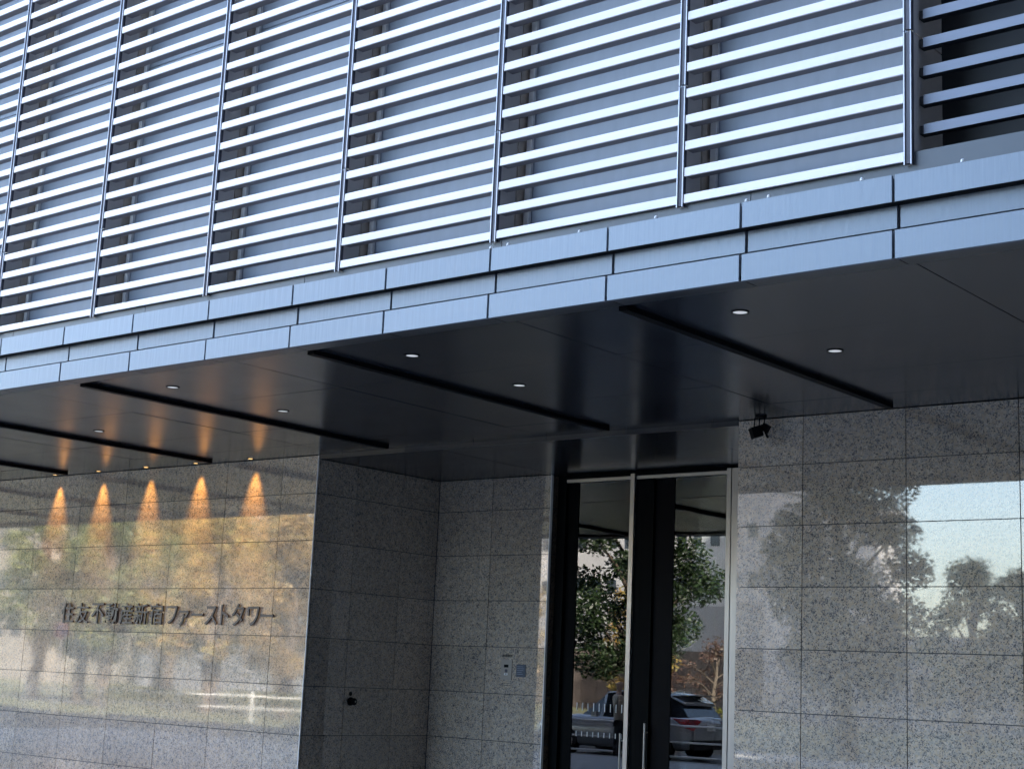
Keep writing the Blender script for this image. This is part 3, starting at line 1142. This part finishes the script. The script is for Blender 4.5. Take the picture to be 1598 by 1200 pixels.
def make_car(x_rear, y_near, zg):
    root = thing("parked_car", (x_rear - 2.15, y_near - .88, zg), "silver grey crossover car with red tail lamps mirrored in the doors", "car")
    X = lambda t: x_rear - t         # t metres forward of the tail
    Y = y_near - .88
    st = [  # t, half width, bottom, belt
        (0.00, .66, .42, .86), (.05, .76, .36, 1.00), (.18, .83, .30, 1.02), (.60, .875, .24, 1.00), (1.2, .88, .22, .97),
        (2.0, .88, .22, .95), (2.8, .88, .22, .955), (3.2, .87, .22, .955), (3.7, .84, .24, .88), (4.05, .78, .26, .76), (4.25, .66, .32, .62), (4.30, .50, .38, .54)]
    secs = []
    for t, w_, zb, zt in st:
        half = [(0, zb), (w_ * .80, zb), (w_ * .97, zb + .08), (w_, zb + (zt - zb) * .45), (w_ * .985, zt - .10), (w_ * .93, zt - .015), (w_ * .72, zt + .015), (0, zt + .03)]
        ring = half + [(-a, b) for a, b in half[-2:0:-1]]
        secs.append([(X(t), Y + a, zg + b) for a, b in ring])
    mb = MB()
    loft(mb, secs)
    # roof shell on pillars
    gs = [(.26, .70, 1.02, .66, 1.30), (.62, .80, 1.01, .63, 1.455), (1.25, .82, .98, .63, 1.535), (1.9, .82, .97, .63, 1.54), (2.45, .82, .97, .61, 1.46), (3.15, .76, .965, .60, .99)]
    rs_ = []
    for t, wb_, zb, wt, zt in gs:
        half = [(0, zt - .05), (wt * .96, zt - .05), (wt, zt - .02), (wt * .9, zt + .012), (0, zt + .03)]
        ring = half + [(-a, b) for a, b in half[-2:0:-1]]
        rs_.append([(X(t), Y + a, zg + b) for a, b in ring])
    loft(mb, rs_[:5])
    mb.build("body", M['car_paint'], root)
    # glasshouse
    mb = MB()
    gsec = []
    for t, wb_, zb, wt, zt in gs:
        gsec.append([(X(t), Y + wb_, zg + zb - .04), (X(t), Y + wt - .01, zg + zt - .03), (X(t), Y - wt + .01, zg + zt - .03), (X(t), Y - wb_, zg + zb - .04)])
    gsec[0] = [(X(.12), Y + .70, zg + .99), (X(.42), Y + .62, zg + 1.36), (X(.42), Y - .62, zg + 1.36), (X(.12), Y - .70, zg + .99)]
    loft(mb, gsec, 0, False)
    mb.build("window", M['car_glass'], root)
    mb = MB()
    for s in (1, -1):
        for t0, t1 in ((.62, .78), (1.50, 1.58), (2.42, 2.52)):
            def at(t, k):
                for (a, b) in zip(gs[:-1], gs[1:]):
                    if a[0] <= t <= b[0]:
                        f = (t - a[0]) / (b[0] - a[0])
                        wb_, zb, wt, zt = [a[i] + (b[i] - a[i]) * f for i in range(1, 5)]
                        return (X(t), Y + s * ((wb_ if k == 0 else wt) + .006), zg + (zb - .03 if k == 0 else zt - .03))
            mb.add([at(t0, 0), at(t1, 0), at(t1, 1), at(t0, 1)], [(0, 1, 2, 3)])
    mb.build("pillar", M['car_paint'], root)
    mb = MB()
    mb.box(X(.60), X(.22), Y - .60, Y + .60, zg + 1.455, zg + 1.475)
    mb.build("rear_spoiler", M['car_paint'], root)
    for s in (1, -1):
        mb = MB()
        mb.add([(X(-.012), Y + s * .40, zg + .96), (X(-.006), Y + s * .66, zg + .985), (X(.07), Y + s * .815, zg + .99), (X(.42), Y + s * .872, zg + .985),
                (X(.10), Y + s * .845, zg + .80), (X(-.006), Y + s * .70, zg + .75), (X(-.014), Y + s * .52, zg + .88)],
               [(0, 1, 2, 3, 4, 5, 6)])
        o = mb.build("tail_lamp", M['red_lamp'], root)
        sol = o.modifiers.new("thick", 'SOLIDIFY')
        sol.thickness = .03
        sol.offset = 0
    mb = MB()
    mb.box(X(.06), X(-.045), Y - .72, Y + .72, zg + .30, zg + .52)
    mb.build("bumper", M['rubber'], root)
    MB().box(X(-.012), X(-.024), Y - .165, Y + .165, zg + .74, zg + .90).build("number_plate", M['white'], root)
    for s in (1, -1):
        MB().box(X(2.62), X(2.50), Y + s * .88, Y + s * 1.02, zg + .93, zg + 1.05).build("wing_mirror", M['car_paint'], root)
    for t in (.78, 3.45):
        for s in (1, -1):
            mb = MB()
            y0, y1 = Y + s * .70, Y + s * .895
            mb.tube([(X(t), y0, zg + .33), (X(t), y1, zg + .33)], .33, 28)
            wl_ = mb.build("wheel", M['rubber'], root, (X(t), y0, zg + .33))
            mb = MB()
            mb.tube([(X(t), y1, zg + .33), (X(t), y1 + s * .008, zg + .33)], .21, 10)
            mb.build("rim", M['fin'], wl_, (X(t), y0, zg + .33))
    return root


make_car(-15.25, -8.25, -.125)


# ------------------------------------------------------------------ pedestrian
def skinned(name, joints, edges, mat, parent, sub=2):
    me = bpy.data.meshes.new(name)
    me.from_pydata([j[:3] for j in joints], edges, [])
    ob = bpy.data.objects.new(name, me)
    SC.collection.objects.link(ob)
    sk = ob.modifiers.new("skin", 'SKIN')
    for i, j in enumerate(joints):
        me.skin_vertices[0].data[i].radius = (j[3], j[4] if len(j) > 4 else j[3])
    me.skin_vertices[0].data[0].use_root = True
    sb = ob.modifiers.new("sub", 'SUBSURF')
    sb.levels = sb.render_levels = sub
    dg = bpy.context.evaluated_depsgraph_get()
    m2 = bpy.data.meshes.new_from_object(ob.evaluated_get(dg))
    bpy.data.objects.remove(ob)
    m2.name = name
    m2.materials.clear()
    m2.materials.append(mat)
    m2.polygons.foreach_set("use_smooth", [True] * len(m2.polygons))
    o = bpy.data.objects.new(name, m2)
    SC.collection.objects.link(o)
    o.parent = parent
    return o


per = thing("person", (-16.3, -7.0, -.12), "pedestrian in beige jacket and dark trousers standing by the rail before the car", "person")
per.rotation_euler = (0, 0, math.radians(40))
# local frame: faces -y; z from the ground
body = [(0, 0, .95, .13, .10), (0, 0, 1.15, .13, .10), (0, .01, 1.36, .15, .10), (0, .01, 1.46, .06), (0, -.005, 1.52, .052),
        (0, -.02, 1.58, .068, .075), (0, -.01, 1.66, .078, .092), (0, 0, 1.71, .06, .07),
        (.17, .01, 1.38, .055), (.22, .02, 1.13, .042), (.20, -.06, .90, .032), (.20, -.075, .84, .030, .02),
        (-.17, .01, 1.38, .055), (-.22, .02, 1.13, .042), (-.20, -.06, .90, .032), (-.20, -.075, .84, .030, .02),
        (.09, 0, .88, .09), (.10, -.01, .50, .062), (.10, .02, .10, .042), (.105, -.12, .03, .036, .03),
        (-.09, 0, .88, .09), (-.10, .02, .50, .062), (-.10, .05, .10, .042), (-.105, -.08, .03, .036, .03)]
edges = [(0, 1), (1, 2), (2, 3), (3, 4), (4, 5), (5, 6), (6, 7), (2, 8), (8, 9), (9, 10), (10, 11), (2, 12), (12, 13), (13, 14), (14, 15),
         (0, 16), (16, 17), (17, 18), (18, 19), (0, 20), (20, 21), (21, 22), (22, 23)]
bd = skinned("body", body, edges, M['skin'], per)
jk = [(0, 0, .82, .19, .145), (0, 0, 1.0, .17, .13), (0, 0, 1.20, .165, .13), (0, .01, 1.38, .165, .12), (0, .01, 1.45, .085, .08),
      (.18, .01, 1.38, .078), (.23, .02, 1.13, .064), (.21, -.05, .93, .052), (-.18, .01, 1.38, .078), (-.23, .02, 1.13, .064), (-.21, -.05, .93, .052)]
skinned("jacket", jk, [(0, 1), (1, 2), (2, 3), (3, 4), (3, 5), (5, 6), (6, 7), (3, 8), (8, 9), (9, 10)], M['beige'], per)
tr = [(0, 0, .95, .16, .12), (.09, 0, .84, .10), (.10, -.01, .50, .078), (.10, .02, .08, .062), (-.09, 0, .84, .10), (-.10, .02, .50, .078), (-.10, .05, .08, .062)]
skinned("trousers", tr, [(0, 1), (1, 2), (2, 3), (0, 4), (4, 5), (5, 6)], M['trousers'], per)
mb = MB()
mb.ball((0, .018, 1.685), .098, 16, 10, 0, (.86, 1.0, .92))
hr = mb.build("hair", M['hair'], per, (-16.3, -7.0, -.12))
for v in hr.data.vertices:
    v.co += Vector((16.3, 7.0, .12)) - Vector((16.3, 7.0, .12))
mb = MB()
for s in (1, -1):
    mb.tube([(s * .105, .06, .02), (s * .105, -.06, .03), (s * .105, -.16, .02)], [.045, .05, .03], 10)
mb2 = mb.build("shoes", M['rubber'], per, (0, 0, 0))
hr.location = (0, 0, 0)
mb2.location = (0, 0, 0)


# ------------------------------------------------------------------ far buildings
def far_building(name, x0, x1, y0, y1, h, mat, wx, wz, ww, wh, label, z_first=2.0, faces=('y',)):
    root = thing(name, ((x0 + x1) / 2, (y0 + y1) / 2, -.2), label, "building", "buildings across the street")
    MB().box(x0, x1, y0, y1, -.2, h).build("wall", mat, root)
    MB().box(x0 - .15, x1 + .15, y0 - .15, y1 + .15, h + .002, h + .5).build("parapet", mat, root)
    w0 = None
    n = 0
    for face in faces:
        a0, a1 = (x0, x1) if face == 'y' else (y0, y1)
        w0 = None
        a = a0 + wx * .6
        while a < a1 - wx * .4:
            z = z_first
            while z < h - wh - .3:
                if n < 96:
                    n += 1
                    if w0 is None:
                        m = MB()
                        if face == 'y':
                            m.box(a - ww / 2, a + ww / 2, y1 + .002, y1 + .05, z, z + wh)
                        else:
                            m.box(x1 + .002, x1 + .05, a - ww / 2, a + ww / 2, z, z + wh)
                        w0 = m.build("window", M['window'], root, (a, y1, z) if face == 'y' else (x1, a, z))
                        base = (a, z)
                    else:
                        o = w0.copy()
                        SC.collection.objects.link(o)
                        o.parent = root
                        d = Vector((a - base[0], 0, z - base[1])) if face == 'y' else Vector((0, a - base[0], z - base[1]))
                        o.location = w0.location + d
                z += wz
            a += wx
    return root


wb_ = far_building("clinic_building", -72, -40.4, -78, -60, 13.0, M['offwhite'], 1.3, 2.9, .62, .82, "white rendered building with small square windows mirrored in the right door pane", 7.25)
MB().box(-72.1, -40.3, -59.95, -59.90, 3.6, 6.4).build("grey_band", M['grey_band'], wb_)
MB().box(-72.1, -40.3, -59.95, -59.80, -.2, 3.58).build("plinth_wall", M['brown_wall'], wb_)
far_building("tower_block", -104, -93, -62, -48, 26, M['beige_tower'], 2.2, 3.2, 1.3, 1.6, "beige tower block mirrored left of the sky patch on the lettered wall", 3)
far_building("tower_block", -83.5, -62, -66, -50, 30, M['grey_tower'], 2.6, 3.3, 1.5, 1.7, "broad grey tower block mirrored right of the sky patch on the lettered wall", 3)
far_building("tower_block", -8, 50, -48, -27, 48, M['blocker_tower'], 3.4, 3.5, 1.9, 1.9, "unseen tall dark block added across the street to cut light from the right", 3)  # added out of view to block sky light from the front right
far_building("tower_block", 8.0, 40, -22, .4, 44, M['blocker_tower'], 3.2, 3.4, 1.8, 1.8, "unseen dark block added at the right end of the canopy to cut side light", 3)  # added out of view so the recess stays dark on its right-facing side
far_building("low_building", -36, -9, -70, -55, 3.9, M['grey_tower'], 3.0, 3.2, 1.6, 1.5, "long low grey building mirrored behind the tree in the right granite wall", 1.2)
